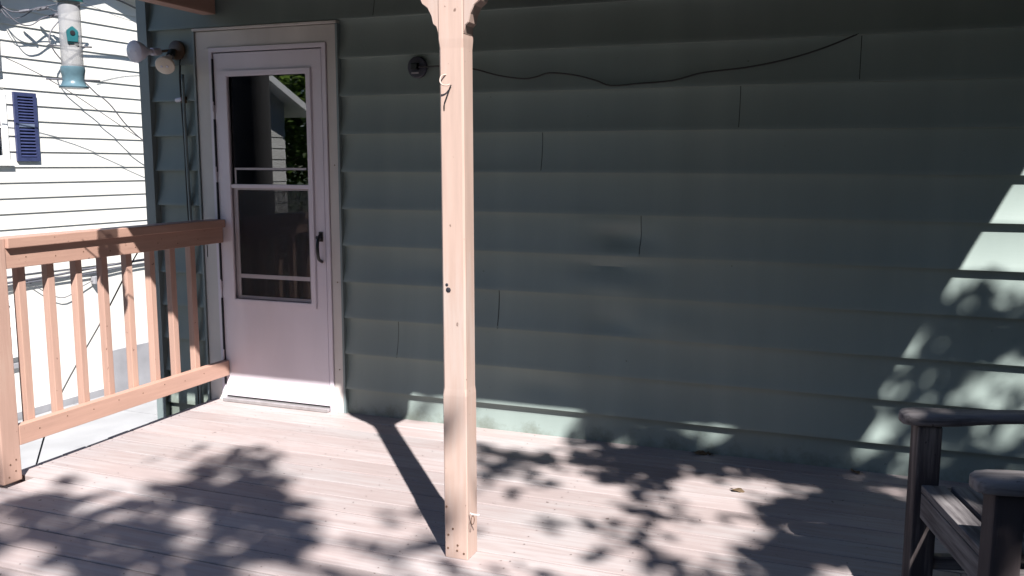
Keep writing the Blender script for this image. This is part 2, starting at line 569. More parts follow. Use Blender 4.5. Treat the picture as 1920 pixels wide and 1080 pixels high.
# ------------------------------------------------------------------ the house
house = tag(empty('house', (0, 0.0, GZ)), 'house wall of wide dented sage green lap siding behind the porch', 'house')
def hp(o):
    o.parent = house
    o.location = o.location - house.location
    return o
HX0, HX1 = -3.985, 5.2
LAP = 0.2032
ZL0 = 2.1767
DENTS = [(-1.03, 1.04, 0.09, 0.055, 0.013), (-0.975, 1.00, 0.03, 0.05, -0.006), (-1.10, 0.80, 0.17, 0.030, -0.006), (-1.10, 0.905, 0.20, 0.028, 0.007),
         (-1.08, 0.60, 0.10, 0.07, 0.008), (-1.45, 0.27, 0.16, 0.08, 0.006), (-1.15, 1.13, 0.10, 0.03, -0.005),
         (-0.80, 0.62, 0.20, 0.06, -0.004), (-2.0, 0.85, 0.25, 0.05, 0.003), (-0.3, 0.35, 0.25, 0.06, 0.004)]
def siding_panel(x0, x1, k, proud=0.0):
    zt = ZL0 - k * LAP + 0.012
    zb = ZL0 - (k + 1) * LAP
    nx = max(2, int((x1 - x0) / 0.07))
    ph = random.uniform(0, 6)
    sag = random.uniform(-0.0014, 0.0014)
    prof = [0, 0.06, 0.12, 0.2, 0.32, 0.48, 0.64, 0.78, 0.9, 0.97, 1.0]
    rows = []
    for i in range(nx + 1):
        x = x0 + (x1 - x0) * i / nx
        wav = 0.0012 * math.sin(x * 1.7 + ph) + 0.0007 * math.sin(x * 4.3 + ph * 2)
        dz = sag * math.sin(math.pi * i / nx) + 0.0008 * math.sin(x * 2.3 + ph)
        line = []
        for t in prof:
            z = zt + (zb - zt) * t + dz * t
            y = -(0.003 + 0.0085 * math.exp(-t / 0.10) + 0.032 * t ** 2.3) - proud * 1.0 + wav * math.sin(math.pi * min(1, t * 1.0))
            if t == 1.0:
                y += 0.002
            for dx_, dz_, sx, sz, a in DENTS:
                q = ((x - dx_) / sx) ** 2 + ((z - dz_) / sz) ** 2
                if q < 9:
                    y += 3.4 * a * math.exp(-q) * (0.25 + 0.75 * math.sin(math.pi * t) if t < 0.97 else 0.25)
            line.append((x, y, z))
        bx, by, bz = line[-1]
        line.append((bx, -0.002, bz - 0.0005))
        rows.append(line)
    n = len(rows[0])
    v = [p for r in rows for p in r]
    f = [(i * n + j, i * n + j + 1, (i + 1) * n + j + 1, (i + 1) * n + j) for i in range(nx) for j in range(n - 1)]
    me = mesh('siding_panel', v, f, True)
    try:
        me.set_sharp_from_angle(angle=math.radians(40))
    except Exception:
        pass
    o = link('siding_panel', me, M_SIDE)
    o.location = (0, 0, 0)
    return hp(o)

JOINT = {-1: -2.413, 3: -1.471, 5: -0.959, 7: -1.706, 8: -2.303, 2: -0.505, 1: 0.007}
for k in range(-12, 19):
    zt, zb = ZL0 - k * LAP, ZL0 - (k + 1) * LAP
    segs = []
    cutsx = []
    if k in JOINT:
        cutsx.append(JOINT[k])
        cutsx.append(JOINT[k] + 3.66)
    else:
        cutsx.append(random.uniform(1.3, 4.0))
    if 0 <= k < 11:
        spans = [(-3.93, -3.590), (-2.636, HX1 - 0.06)]
    else:
        spans = [(-3.93, HX1 - 0.06)]
    for s0, s1 in spans:
        cs = [s0] + [c for c in cutsx if s0 + 0.2 < c < s1 - 0.2] + [s1]
        for j, (a, b) in enumerate(zip(cs[:-1], cs[1:])):
            last = j == len(cs) - 2
            siding_panel(a, b - (0 if last else 0.0035), k, 0.0 if last else 0.005)
# corner boards, sheathing behind the panels, other walls and roof
prism('corner_trim', [(HX0, -0.047), (-3.916, -0.047), (-3.916, -0.0015), (-3.955, -0.0015), (-3.955, 0.06), (HX0, 0.06)], 'z', GZ + 0.2, 4.6, M_CORNER).parent = house
for o in [c for c in house.children if c.name.startswith('corner_trim')]:
    o.location = o.location - house.location
hp(box('corner_trim', HX1 - 0.06, HX1, -0.032, 0.04, GZ + 0.2, 4.6, M_CORNER))
hp(ring_frame('sheathing', HX0 + 0.035, HX1 - 0.01, GZ - 0.1, 4.58, -3.47, -2.72, 0.0, 2.05, 0.032, 0.045, M_DARK, None, 0))
hp(box('side_wall', HX0 + 0.004, HX0 + 0.034, 0.061, 9.0, GZ - 0.1, 4.58, M_CORNER))
hp(box('side_wall', HX1 - 0.034, HX1 - 0.012, 0.041, 9.0, GZ - 0.1, 4.58, M_CORNER))
hp(box('rear_wall', HX0 + 0.04, HX1 - 0.04, 8.97, 9.0, GZ - 0.1, 4.58, M_CORNER))
hp(prism('roof', [(-0.45, 4.56), (4.5, 6.6), (9.45, 4.56), (9.45, 4.70), (4.5, 6.76), (-0.45, 4.70)], 'x', HX0 - 0.3, HX1 + 0.3, M_ROOF))
hp(box('j_channel', -2.6455, -2.633, -0.043, -0.001, -0.06, 2.157, M_CORNER))
hp(box('j_channel', -3.593, -3.5805, -0.043, -0.001, -0.06, 2.157, M_CORNER))
# inner door and dark room behind the storm door
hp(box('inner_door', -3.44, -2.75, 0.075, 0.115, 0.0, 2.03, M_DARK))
hp(ring_frame('door_jamb', -3.50, -2.69, -0.02, 2.09, -3.44, -2.75, 0.0, 2.03, 0.046, 0.16, M_TRIM, None, 0))

# door casing
hp(ring_frame('door_casing', -3.580, -2.646, -0.06, 2.155, -3.487, -2.708, -0.055, 2.062, -0.034, -0.0005, M_TRIM, None, 0.004))
hp(box('drip_cap', -3.590, -2.636, -0.048, 0.0, 2.158, 2.172, M_TRIM, None, 0.002))
hp(ring_frame('door_frame', -3.486, -2.709, -0.05, 2.061, -3.462, -2.735, -0.045, 2.036, -0.042, -0.002, M_DOOR, None, 0.002))
# storm door
SD = hp(ring_frame('storm_door', -3.457, -2.739, 0.028, 2.030, -3.372, -2.828, 0.615, 1.908, -0.036, -0.004, M_DOOR, None, 0.003))
def sp(o):
    o.parent = SD
    o.location = o.location - house.location - SD.location
    return o
sdl = SD.location.copy()
def sp(o):
    o.parent = SD
    o.matrix_parent_inverse = Matrix.Identity(4)
    o.location = o.location - (house.location + sdl)
    return o
sp(ring_frame('window_moulding', -3.398, -2.806, 0.588, 1.932, -3.362, -2.840, 0.622, 1.898, -0.0455, -0.0362, M_DOOR, None, 0.004))
sp(box('glass_pane', -3.362, -2.840, -0.022, -0.019, 1.290, 1.898, M_GLASS))
sp(box('meeting_rail', -3.364, -2.838, -0.040, -0.014, 1.268, 1.290, M_DOOR, None, 0.002))
sp(box('sash_rail', -3.335, -2.862, -0.0265, -0.0225, 1.372, 1.384, M_SCREENF))
sp(box('sash_rail', -3.345, -3.335, -0.0265, -0.0225, 1.292, 1.384, M_SCREENF))
sp(box('glass_pane', -3.335, -2.855, -0.012, -0.009, 0.622, 1.267, M_GLASS))
sp(ring_frame('screen_frame', -3.361, -2.841, 0.622, 1.267, -3.333, -2.857, 0.640, 1.258, -0.024, -0.013, M_SCREENF, None, 0.001))
sp(box('insect_screen', -3.334, -2.856, -0.0185, -0.0180, 0.6395, 1.2585, M_MESH))
sp(box('screen_bar', -3.333, -2.857, -0.022, -0.014, 0.745, 0.768, M_SCREENF))
hd = sp(tube('handle', [(-2.772, -0.036, 1.015), (-2.770, -0.062, 1.000), (-2.764, -0.083, 0.965), (-2.762, -0.086, 0.920), (-2.764, -0.074, 0.880), (-2.768, -0.036, 0.862)],
        [0.010] * 0 + [0.009] * 26, M_BLACK, None, 8, 5))
sp(box('handle_plate', -2.783, -2.757, -0.0415, -0.0362, 0.975, 1.030, M_BLACK, None, 0.003))
sp(box('thumb_latch', -2.789, -2.760, -0.062, -0.040, 0.990, 1.008, M_BLACK, None, 0.003))
for z0, z1 in ((0.10, 0.62), (0.72, 1.30), (1.36, 1.66), (1.74, 2.0)):
    hp(box('hinge_leaf', -3.4635, -3.4575, -0.0462, -0.028, z0, z1, M_DARK))
for z in (0.25, 0.67, 1.33, 1.70):
    hp(lathe('hinge_knuckle', [(0.001, 0), (0.006, 0.001), (0.006, 0.059), (0.001, 0.06)], M_DOOR, None, org=Vector((-3.463, -0.046, z)), seg=10))
hp(box('threshold', -3.46, -2.737, -0.075, -0.001, 0.0015, 0.020, M_ALU, None, 0.003))
hp(box('door_sweep', -3.452, -2.744, -0.030, -0.010, 0.0205, 0.0275, M_BLACK))
hp(box('strike_plate', -3.5585, -3.5545, -0.0365, -0.0345, 0.86, 0.93, M_BLACK))
for z in (0.25, 0.75, 1.4):
    hp(lathe('trim_screw', [(0.001, 0), (0.004, 0.0005), (0.003, 0.002), (0.0005, 0.0025)], M_STEEL, None, axis=(0, -1, 0), org=Vector((-2.672, -0.0345, z)), seg=10))

# ------------------------------------------------------------------ porch roof, posts, railing
BZ = 2.254                                               # underside of the front beam
roof = tag(empty('porch_roof', (0, 0, BZ)), 'porch roof on brown painted beams, its dark beam end above the door', 'porch roof')
def rp(o):
    o.parent = roof
    o.location = o.location - roof.location
    return o
RX0, RX1 = -4.08, 1.33
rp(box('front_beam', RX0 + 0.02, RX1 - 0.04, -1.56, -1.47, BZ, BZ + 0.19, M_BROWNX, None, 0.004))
rp(box('side_beam', -3.515, -3.425, -1.468, -0.036, 2.245, 2.43, M_BROWNY, None, 0.004))
rp(prism('drop_board', [(-3.42, 2.12), (-2.37, 2.12), (-2.27, BZ - 0.001), (-3.42, BZ - 0.001)], 'y', -1.557, -1.530, M_BROWNX))  # unseen board, shaped to bring the beam's shadow lower on the railing
rp(box('side_beam', 0.99, 1.08, -1.468, -0.036, 2.240, 2.40, M_BROWNY, None, 0.004))
sl = (2.80 - (BZ + 0.19)) / 1.47
def rz_(y):
    return BZ + 0.195 + (y + 1.56) * 0.255
rp(prism('roof_deck', [(-1.60, rz_(-1.60)), (-0.03, rz_(-0.03)), (-0.03, rz_(-0.03) + 0.06), (-1.60, rz_(-1.60) + 0.05)], 'x', RX0, RX1, M_ROOF))
rp(prism('ceiling_boards', [(-1.462, BZ + 0.15), (-0.036, BZ + 0.15), (-0.036, BZ + 0.165), (-1.462, BZ + 0.165)], 'x', -3.42, 0.985, M_CEIL))
rp(prism('gable_board', [(-1.58, rz_(-1.58) - 0.004), (-0.036, rz_(-0.036) - 0.004), (-0.036, rz_(-0.036) - 0.16), (-1.50, 2.44), (-1.58, 2.44)], 'x', RX1 - 0.03, RX1 - 0.005, M_BROWNY))

def corbel_profile(s, x):
    """ogee outline standing out from the post side x, s=-1 left, +1 right"""
    p = [(0, 1.835), (0.008, 1.862), (0.020, 1.872), (0.026, 1.898), (0.040, 1.925), (0.060, 1.940), (0.066, 1.955), (0.085, 1.985), (0.115, 2.03), (0.13, 2.09), (0.135, 2.15), (0.17, 2.19), (0.175, BZ - 0.002), (0, BZ - 0.002)]
    return [(x + s * a, z) for a, z in p]

def post(cx, cy, label, left=True, right=True):
    t = tag(empty('porch_post', (cx, cy, 0)), label, 'post', 'porch posts')
    h = 0.045
    # square foot, chamfered shaft
    v, f = [], []
    def ringv(z, hh, c):
        pts = [(-hh + c, -hh), (hh - c, -hh), (hh, -hh + c), (hh, hh - c), (hh - c, hh), (-hh + c, hh), (-hh, hh - c), (-hh, -hh + c)]
        return [(a, b, z) for a, b in pts]
    levels = [(0.0, h, 0.004), (0.20, h, 0.003), (0.40, h, 0.003), (0.600, h, 0.003), (0.625, h - 0.0012, 0.0065), (0.9, h - 0.0012, 0.0065), (1.3, h - 0.0012, 0.0065), (1.79, h - 0.0012, 0.0065), (1.82, h, 0.003), (BZ - 0.002, h, 0.003)]
    for z, hh, c in levels:
        v += ringv(z, hh, c)
    for i in range(len(levels) - 1):
        for k in range(8):
            f.append((i * 8 + k, i * 8 + (k + 1) % 8, (i + 1) * 8 + (k + 1) % 8, (i + 1) * 8 + k))
    f.append(tuple(range(8)))
    f.append(tuple(range(len(levels) * 8 - 8, len(levels) * 8)))
    link('shaft', mesh('shaft', v, f), M_BROWN, t)
    if left:
        prism('corbel', corbel_profile(-1, -h - 0.0005), 'y', -h + 0.003, h - 0.02, M_BROWN, t, 0.002)
    if right:
        prism('corbel', corbel_profile(1, h + 0.0005), 'y', -h + 0.003, h - 0.02, M_BROWN, t, 0.002)
    prism('corbel', [(-a if False else a, z) for a, z in corbel_profile(1, h + 0.0005)], 'x', -0.018, 0.018, M_BROWN, t, 0.002)
    return t
pc = post(-1.268, -1.503, 'tall peeling terracotta painted post in front of the siding wall')
pc.rotation_euler = (0, -0.005, 0)
pl_ = tag(empty('railing_post', (-3.470, -1.545, 0)), 'square terracotta railing post at the left frame edge', 'post')
box('shaft', -0.046, 0.046, -0.046, 0.046, 0.0, 1.084, M_RAILP, pl_, 0.004)
for dx, dy, z in ((0.0465, -0.02, 0.03), (0.0465, 0.015, 0.05), (0.0465, 0.02, 0.10), (0.0465, -0.01, 0.085)):
    lathe('nail', [(0.0005, 0), (0.0042, 0.0004), (0.0034, 0.0018), (0.0005, 0.002)], M_STEEL, pl_, axis=(1, 0, 0), org=Vector((dx - 0.0003, dy, z)), seg=8)
pl2 = post(-3.64, -1.52, "terracotta roof post just beyond the left frame edge", False, False)
pr_ = post(0.93, -1.503, 'terracotta post beyond the right frame edge')
# nail heads, knot holes and small fittings on the middle post
for dx, z in ((-0.032, 0.035), (-0.030, 0.085), (0.004, 0.03), (0.006, 0.05), (-0.012, 0.11), (0.030, 0.022), (-0.036, 0.19)):
    lathe('nail', [(0.0005, 0), (0.0042, 0.0004), (0.0034, 0.0018), (0.0005, 0.002)], M_STEEL, pc, axis=(0, -1, 0), org=Vector((dx, -0.0452, z)), seg=8)
for dz, r in ((0, 0.010), (0.018, 0.006)):
    lathe('paint_chip', [(0.0005, 0), (r, 0.0003), (r * 0.8, 0.0012), (0.0005, 0.0014)], M_DARK, pc, axis=(0, -1, 0), org=Vector((-0.019 - dz * 0.3, -0.0442, 0.975 + dz)), seg=7)
hk = tag(empty('cable_hook', (-1.297, -1.556, 1.675)), 'white hook with a dangling black tie on the tall post', 'hook')
tube('hook_body', [(0.004, 0.012, 0.03), (-0.008, -0.004, 0.024), (-0.010, -0.012, 0.006), (0.0, -0.014, -0.006), (0.014, -0.010, -0.008), (0.022, -0.004, -0.004)], 0.0024, M_BROWN, hk, 8, 5)
tube('tie', [(0.024, 0.0045, -0.006), (0.020, 0.003, -0.012), (0.004, 0.003, -0.052), (-0.002, 0.004, -0.066), (-0.006, 0.010, -0.09)], 0.0022, M_CABLE, hk, 6, 4)
rg = tag(empty('eye_hook', (-1.204, -1.552, 0.175)), 'small white screw eye with a rusty ring at the post foot', 'hook')
tube('screw', [(-0.012, 0.010, 0.0), (0.004, -0.002, 0.002), (0.030, -0.006, 0.006)], 0.003, M_HOOK, rg, 6, 3)
tube('ring', [(0.004 + 0.006 * math.cos(a), -0.004 + 0.003 * math.sin(a), -0.018 + 0.015 * math.sin(a)) for a in [2 * math.pi * k / 14 for k in range(15)]], 0.0016, M_STEEL, rg, 6)

rail = tag(empty('porch_railing', (-3.45, 0, 0)), 'terracotta wooden railing with eight balusters left of the door', 'railing')
def lp(o):
    o.parent = rail
    o.location = o.location - rail.location
    return o
YR0, YR1 = -1.498, -0.048
lp(box('top_cap', -3.515, -3.408, YR0, YR1, 1.040, 1.086, M_BROWNY, None, 0.004))
lp(box('upper_rail', -3.466, -3.428, YR0 + 0.001, YR1, 0.950, 1.039, M_BROWNY, None, 0.003))
lp(box('lower_rail', -3.466, -3.424, YR0 + 0.001, YR1 + 0.003, 0.157, 0.247, M_BROWNY, None, 0.003))
for y in (-1.389, -1.231, -1.070, -0.908, -0.744, -0.583, -0.426, -0.265):
    o = lp(box('baluster', -3.506, -3.468, y - 0.019, y + 0.019, 0.20, 1.038, M_RAILZ, None, 0.003))
    o.rotation_euler = (random.uniform(-0.003, 0.003), 0, random.uniform(-0.05, 0.05))

for y in (-1.389, -1.231, -1.070, -0.908, -0.744, -0.583, -0.426, -0.265):
    for x, z in ((-3.4242, 0.215), (-3.4282, 0.985)):
        lp(lathe('nail', [(0.0005, 0), (0.0036, 0.0004), (0.003, 0.0014), (0.0005, 0.0016)], M_STEEL, None, axis=(1, 0, 0), org=Vector((x, y + random.uniform(-0.006, 0.006), z + random.uniform(-0.01, 0.01))), seg=7))
# ------------------------------------------------------------------ wooden armchair
CA = math.atan2(0.235, 0.972)
chair = tag(empty('wooden_armchair', (0.262, -1.262, 0.0), CA), 'weathered grey slatted wooden armchair at the right frame edge', 'armchair')
# local x = towards the back rest, local -y = towards the camera side arm
W = 0.60
def arm(y, flip):
    """lofted arm: rounded paddle front, waist, slight rise to the back"""
    secs = [(-0.082, 0.020, 0.026, -0.004), (-0.078, 0.036, 0.034, -0.003), (-0.062, 0.052, 0.040, -0.001), (-0.03, 0.060, 0.042, 0.0), (0.02, 0.062, 0.042, 0.0), (0.08, 0.056, 0.040, 0.001), (0.14, 0.046, 0.037, 0.004), (0.22, 0.040, 0.034, 0.009), (0.32, 0.038, 0.033, 0.013), (0.42, 0.038, 0.033, 0.015), (0.535, 0.040, 0.034, 0.014)]
    v, f = [], []
    n = 16
    for x, hw, th, dz in secs:
        for k in range(n):
            a = 2 * math.pi * k / n
            cx, cz = math.cos(a), math.sin(a)
            ex = math.copysign(abs(cx) ** 0.38, cx)
            ez = math.copysign(abs(cz) ** 0.38, cz)
            v.append((x, y + flip * (0.004 - 0.02 * max(0, x)) + ex * hw * 0.88, 0.6055 + dz + ez * th * 0.5))
    for i in range(len(secs) - 1):
        for k in range(n):
            f.append((i * n + k, i * n + (k + 1) % n, (i + 1) * n + (k + 1) % n, (i + 1) * n + k))
    f += [tuple(range(n)), tuple(range((len(secs) - 1) * n, len(secs) * n))]
    me = mesh('armrest', v, f, True)
    me.set_sharp_from_angle(angle=math.radians(50))
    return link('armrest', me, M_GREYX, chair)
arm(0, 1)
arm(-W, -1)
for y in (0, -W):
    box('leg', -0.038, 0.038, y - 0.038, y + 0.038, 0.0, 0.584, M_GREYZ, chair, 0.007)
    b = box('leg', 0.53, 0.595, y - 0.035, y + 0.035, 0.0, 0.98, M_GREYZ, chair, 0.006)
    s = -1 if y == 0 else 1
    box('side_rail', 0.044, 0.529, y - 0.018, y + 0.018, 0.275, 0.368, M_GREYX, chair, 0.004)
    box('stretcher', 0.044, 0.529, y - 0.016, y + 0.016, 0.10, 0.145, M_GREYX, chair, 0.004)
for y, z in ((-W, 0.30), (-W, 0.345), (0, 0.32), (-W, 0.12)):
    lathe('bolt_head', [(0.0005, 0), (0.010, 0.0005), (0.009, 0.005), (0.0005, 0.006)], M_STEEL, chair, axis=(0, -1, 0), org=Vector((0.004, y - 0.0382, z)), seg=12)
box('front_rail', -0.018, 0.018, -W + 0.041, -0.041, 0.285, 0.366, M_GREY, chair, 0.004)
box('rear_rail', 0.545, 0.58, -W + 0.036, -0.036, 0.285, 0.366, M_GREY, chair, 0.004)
for k in range(6):
    x = -0.020 + k * 0.091
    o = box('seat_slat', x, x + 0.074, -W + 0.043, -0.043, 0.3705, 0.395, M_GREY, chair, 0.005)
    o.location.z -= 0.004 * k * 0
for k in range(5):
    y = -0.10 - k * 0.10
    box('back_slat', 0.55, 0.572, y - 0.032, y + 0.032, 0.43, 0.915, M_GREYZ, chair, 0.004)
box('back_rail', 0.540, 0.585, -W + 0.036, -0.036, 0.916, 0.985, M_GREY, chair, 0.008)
box('back_rail', 0.543, 0.582, -W + 0.036, -0.036, 0.396, 0.43, M_GREY, chair, 0.005)

# ------------------------------------------------------------------ bird feeder hanging from the beam
bf = tag(empty('bird_feeder', (-2.945, -1.53, 1.705)), 'clear tube bird feeder with teal ports hanging from the beam', 'bird feeder')
lathe('tube', [(0.0405, 0.055), (0.041, 0.056), (0.041, 0.345), (0.0405, 0.346)], M_TUBE, bf, seg=32)
lathe('base', [(0.004, -0.002), (0.054, 0.0), (0.056, 0.006), (0.046, 0.014), (0.040, 0.030), (0.0425, 0.052), (0.046, 0.072), (0.0445, 0.084), (0.0415, 0.085)], M_TEALP, bf, seg=32)
lathe('cap', [(0.044, 0.334), (0.054, 0.336), (0.052, 0.348), (0.030, 0.366), (0.004, 0.374)], M_TEAL, bf, seg=32)
def port(ang, z):
    R = Matrix.Rotation(ang, 4, 'Z')
    p = prism('feeding_port', [(-0.019, -0.030), (0.019, -0.030), (0.022, 0.014), (0.0, 0.034), (-0.022, 0.014)], 'y', -0.052, -0.036, M_TEAL, bf, 0.003)
    p.location = (0, 0, z)
    p.rotation_euler = (0, 0, ang)
    h_ = lathe('port_hole', [(0.0005, 0), (0.0095, 0.0003), (0.0095, 0.002), (0.0005, 0.0023)], M_BLACK, p, axis=(0, -1, 0), org=Vector((0, -0.0525, 0.006)), seg=14)
port(0.95, 0.205)
port(0.95 + math.pi, 0.205)
for z, L_, a in ((0.165, 0.075, -0.75), (0.034, 0.098, -0.75)):
    d = Vector((math.cos(a + 1.5), math.sin(a + 1.5), 0))
    tube('perch', [(-d.x * L_, -d.y * L_, z), (d.x * L_, d.y * L_, z)], 0.0033, M_GREYCABLE, bf, 8)
tube('hanger', [(0, 0, 0.37), (0.002, 0, 0.45), (0, 0.005, BZ - 1.705 - 0.001)], 0.0018, M_ALU, bf, 6, 4)

# ------------------------------------------------------------------ flood light, outlet box, cables on the wall
fl = tag(empty('flood_light', (-3.715, -0.02, 2.06)), 'twin bulb outdoor flood light with amber sensor on the siding', 'flood light')
lathe('back_plate', [(0.045, 0.0), (0.056, 0.003), (0.055, 0.018), (0.040, 0.026), (0.004, 0.028)], M_BRONZE, fl, axis=(0, -1, 0), seg=24)
PAR = [(0.004, 0.0), (0.014, 0.001), (0.017, 0.022), (0.021, 0.036), (0.038, 0.060), (0.051, 0.088), (0.0555, 0.104), (0.053, 0.112), (0.040, 0.118), (0.004, 0.1195)]
def lamp(base, d, mat_face, scale=1.0):
    d = Vector(d).normalized()
    base = Vector(base)
    tube('arm', [(0.0, -0.024, 0.0), (base.x * 0.5, -0.05, base.z * 0.5), base], 0.008, M_BRONZE, fl, 8, 4)
    lathe('socket', [(0.010, -0.012), (0.020, -0.008), (0.023, 0.012), (0.022, 0.05), (0.018, 0.052)], M_BLACK if mat_face is M_BULBW else M_BULB, fl, axis=d, org=base, seg=18)
    b_ = lathe('bulb', [(r * scale, h * scale) for r, h in PAR], mat_face, fl, axis=d, org=base + d * 0.050, seg=28)
    for s in (-1, 1):
        side = d.cross(Vector((0, 0, 1))).normalized()
        lathe('face_dimple', [(0.0005, 0), (0.008 * scale, 0.0004), (0.006 * scale, 0.002), (0.0005, 0.0025)], M_BULB, b_, axis=d, org=base + d * (0.050 + 0.1188 * scale) + side * s * 0.016 * scale, seg=12)
lamp((-0.080, -0.07, -0.012), (-0.10, -0.97, -0.10), M_BULB, 1.12)
lamp((0.016, -0.07, -0.020), (0.32, -0.76, -0.56), M_BULBW, 0.98)
lathe('motion_sensor', [(0.006, 0), (0.026, 0.004), (0.030, 0.020), (0.030, 0.046), (0.022, 0.060), (0.004, 0.066)], M_AMBER, fl, axis=(-0.25, -0.75, -0.45), org=Vector((-0.03, -0.05, -0.055)), seg=18)
tube('sensor_arm', [(0, -0.024, -0.01), (-0.012, -0.045, -0.035), (-0.03, -0.055, -0.06)], 0.008, M_BRONZE, fl, 8, 4)

tag(tube('wall_cable', [(-3.700, -0.020, 2.03), (-3.694, -0.040, 1.90), (-3.690, -0.040, 1.75), (-3.682, -0.041, 1.50), (-3.680, -0.041, 1.20), (-3.674, -0.041, 0.95), (-3.672, -0.041, 0.6), (-3.668, -0.041, 0.3), (-3.665, -0.041, -0.1)], 0.0058, M_CABLE, None, 8, 5),
    'black cable running down the siding below the flood light', 'cable')
tag(tube('wall_conduit', [(-3.672, -0.043, 1.92), (-3.668, -0.043, 1.5), (-3.660, -0.043, 1.0), (-3.652, -0.043, 0.4), (-3.648, -0.043, -0.1)], 0.009, M_CORNER, None, 8, 5),
    'painted conduit beside the black cable left of the door', 'conduit')
cc = tag(empty('cable_clamp', (-3.735, -0.03, 1.775)), 'small pale cable clamp on the siding under the flood light', 'clamp')
lathe('clamp_body', [(0.004, 0), (0.013, 0.002), (0.013, 0.05), (0.004, 0.052)], M_BULB, cc, axis=(1, -0.2, 0.1), seg=12)
box('clamp_tab', 0.045, 0.075, -0.015, 0.004, -0.018, 0.02, M_BRONZE, cc, 0.003)
ob = tag(empty('outlet_box', (-2.162, -0.018, 1.909)), 'round dark outlet box with a cable on the upper siding', 'outlet box')
lathe('cover', [(0.050, 0.0), (0.056, 0.002), (0.056, 0.012), (0.050, 0.018), (0.004, 0.020)], simple('slate_cover', (0.045, 0.045, 0.07), 0.5, 0.2, 20), ob, axis=(0, -1, 0), seg=28)
box('plug', -0.022, 0.016, -0.048, -0.021, -0.016, 0.018, M_BLACK, ob, 0.004)
box('label_plate', -0.028, 0.014, -0.0232, -0.0205, -0.034, -0.026, M_SCREENF, ob)
tag(tube('slack_cable', [(-2.146, -0.0550, 1.909), (-2.106, -0.0540, 1.907), (-2.000, -0.0540, 1.906), (-1.848, -0.0425, 1.890), (-1.701, -0.0445, 1.851), (-1.571, -0.0445, 1.831), (-1.500, -0.0425, 1.837), (-1.429, -0.0405, 1.855), (-1.305, -0.0415, 1.841), (-1.195, -0.0435, 1.812), (-1.115, -0.0435, 1.784), (-0.983, -0.0435, 1.790), (-0.816, -0.0425, 1.800), (-0.679, -0.0415, 1.831), (-0.484, -0.0405, 1.848), (-0.297, -0.0395, 1.880), (-0.139, -0.0375, 1.925), (-0.008, -0.0345, 1.977)], 0.0038, M_CABLE, None, 8, 4),
    'black cable drooping across the upper siding right of the post', 'cable')

# ------------------------------------------------------------------ neighbour house
NA = math.radians(3.0)
nh = tag(empty('neighbour_house', (-10.205, 4.154, 0.0), -NA), 'bright white sided gabled house across the driveway with navy shutters', 'house')
# local x = out from the wall, local y = along the wall
NP, NZ0 = 0.2004, 2.364
AP_U, AP_Z, SL, U0, U1 = 1.50, 4.13, 0.355, -3.2, 6.2
def gz(u):
    return AP_Z - SL * abs(u - AP_U)
WIN = (-0.80, 0.12, 1.43, 2.31)
k = 0
zz = NZ0 - 12 * NP
while zz < AP_Z - 0.03:
    z0, z1 = max(zz, GZ + 0.10), zz + NP
    # board clipped by the rake
    ua = max(U0, AP_U - (AP_Z - z0) / SL)
    ub = min(U1, AP_U + (AP_Z - z0) / SL)
    ta = max(U0, AP_U - (AP_Z - min(z1, AP_Z - 0.001)) / SL)
    tb = min(U1, AP_U + (AP_Z - min(z1, AP_Z - 0.001)) / SL)
    spans = [(ua, ub, ta, tb)]
    if z1 > WIN[2] + 0.02 and z0 < WIN[3] - 0.02:
        spans = [(ua, WIN[0], ta, WIN[0]), (WIN[1], ub, WIN[1], tb)]
    if z1 > -1.06 + 0.02 and z0 < -0.35 - 0.02:
        spans = [(ua, -0.62, ta, -0.62), (0.05, ub, 0.05, tb)]
    for a, b, c, d in spans:
        if b - a < 0.02: continue
        zt = min(z1, AP_Z - 0.001) + 0.008
        v = [(0.021, a, z0), (0.021, b, z0), (0.003, d, zt), (0.003, c, zt), (0.0, a, z0), (0.0, b, z0), (0.0, d, zt), (0.0, c, zt)]
        link('siding_board', mesh('siding_board', v, [(0, 1, 2, 3), (0, 1, 5, 4), (0, 3, 7, 4), (1, 2, 6, 5), (4, 5, 6, 7)]), M_WHITE, nh)
    zz += NP
prism('wall_core', [(U0, GZ - 0.1), (U1, GZ - 0.1), (U1, gz(U1) - 0.01), (AP_U, AP_Z - 0.01), (U0, gz(U0) - 0.01)], 'x', -9.0, -0.002, M_WHITE, nh)
OV = 0.25
for s in (-1, 1):
    e = U0 - 0.4 if s < 0 else U1 + 0.4
    zb = lambda u: AP_Z + 0.012 - SL * abs(u - AP_U)
    prism('roof_slope', [(AP_U + s * 0.001, zb(AP_U)), (e, zb(e)), (e, zb(e) + 0.12), (AP_U + s * 0.001, zb(AP_U) + 0.12)], 'x', -9.3, OV, M_ROOF, nh)
    prism('rake_board', [(AP_U + s * 0.001, zb(AP_U) - 0.04), (e, zb(e) - 0.04), (e, zb(e) + 0.11), (AP_U + s * 0.001, zb(AP_U) + 0.11)], 'x', OV + 0.001, OV + 0.025, M_NTRIM, nh)
    prism('soffit', [(AP_U + s * 0.001, zb(AP_U) - 0.016), (e, zb(e) - 0.016), (e, zb(e) - 0.004), (AP_U + s * 0.001, zb(AP_U) - 0.004)], 'x', 0.02, OV, M_NTRIM, nh)
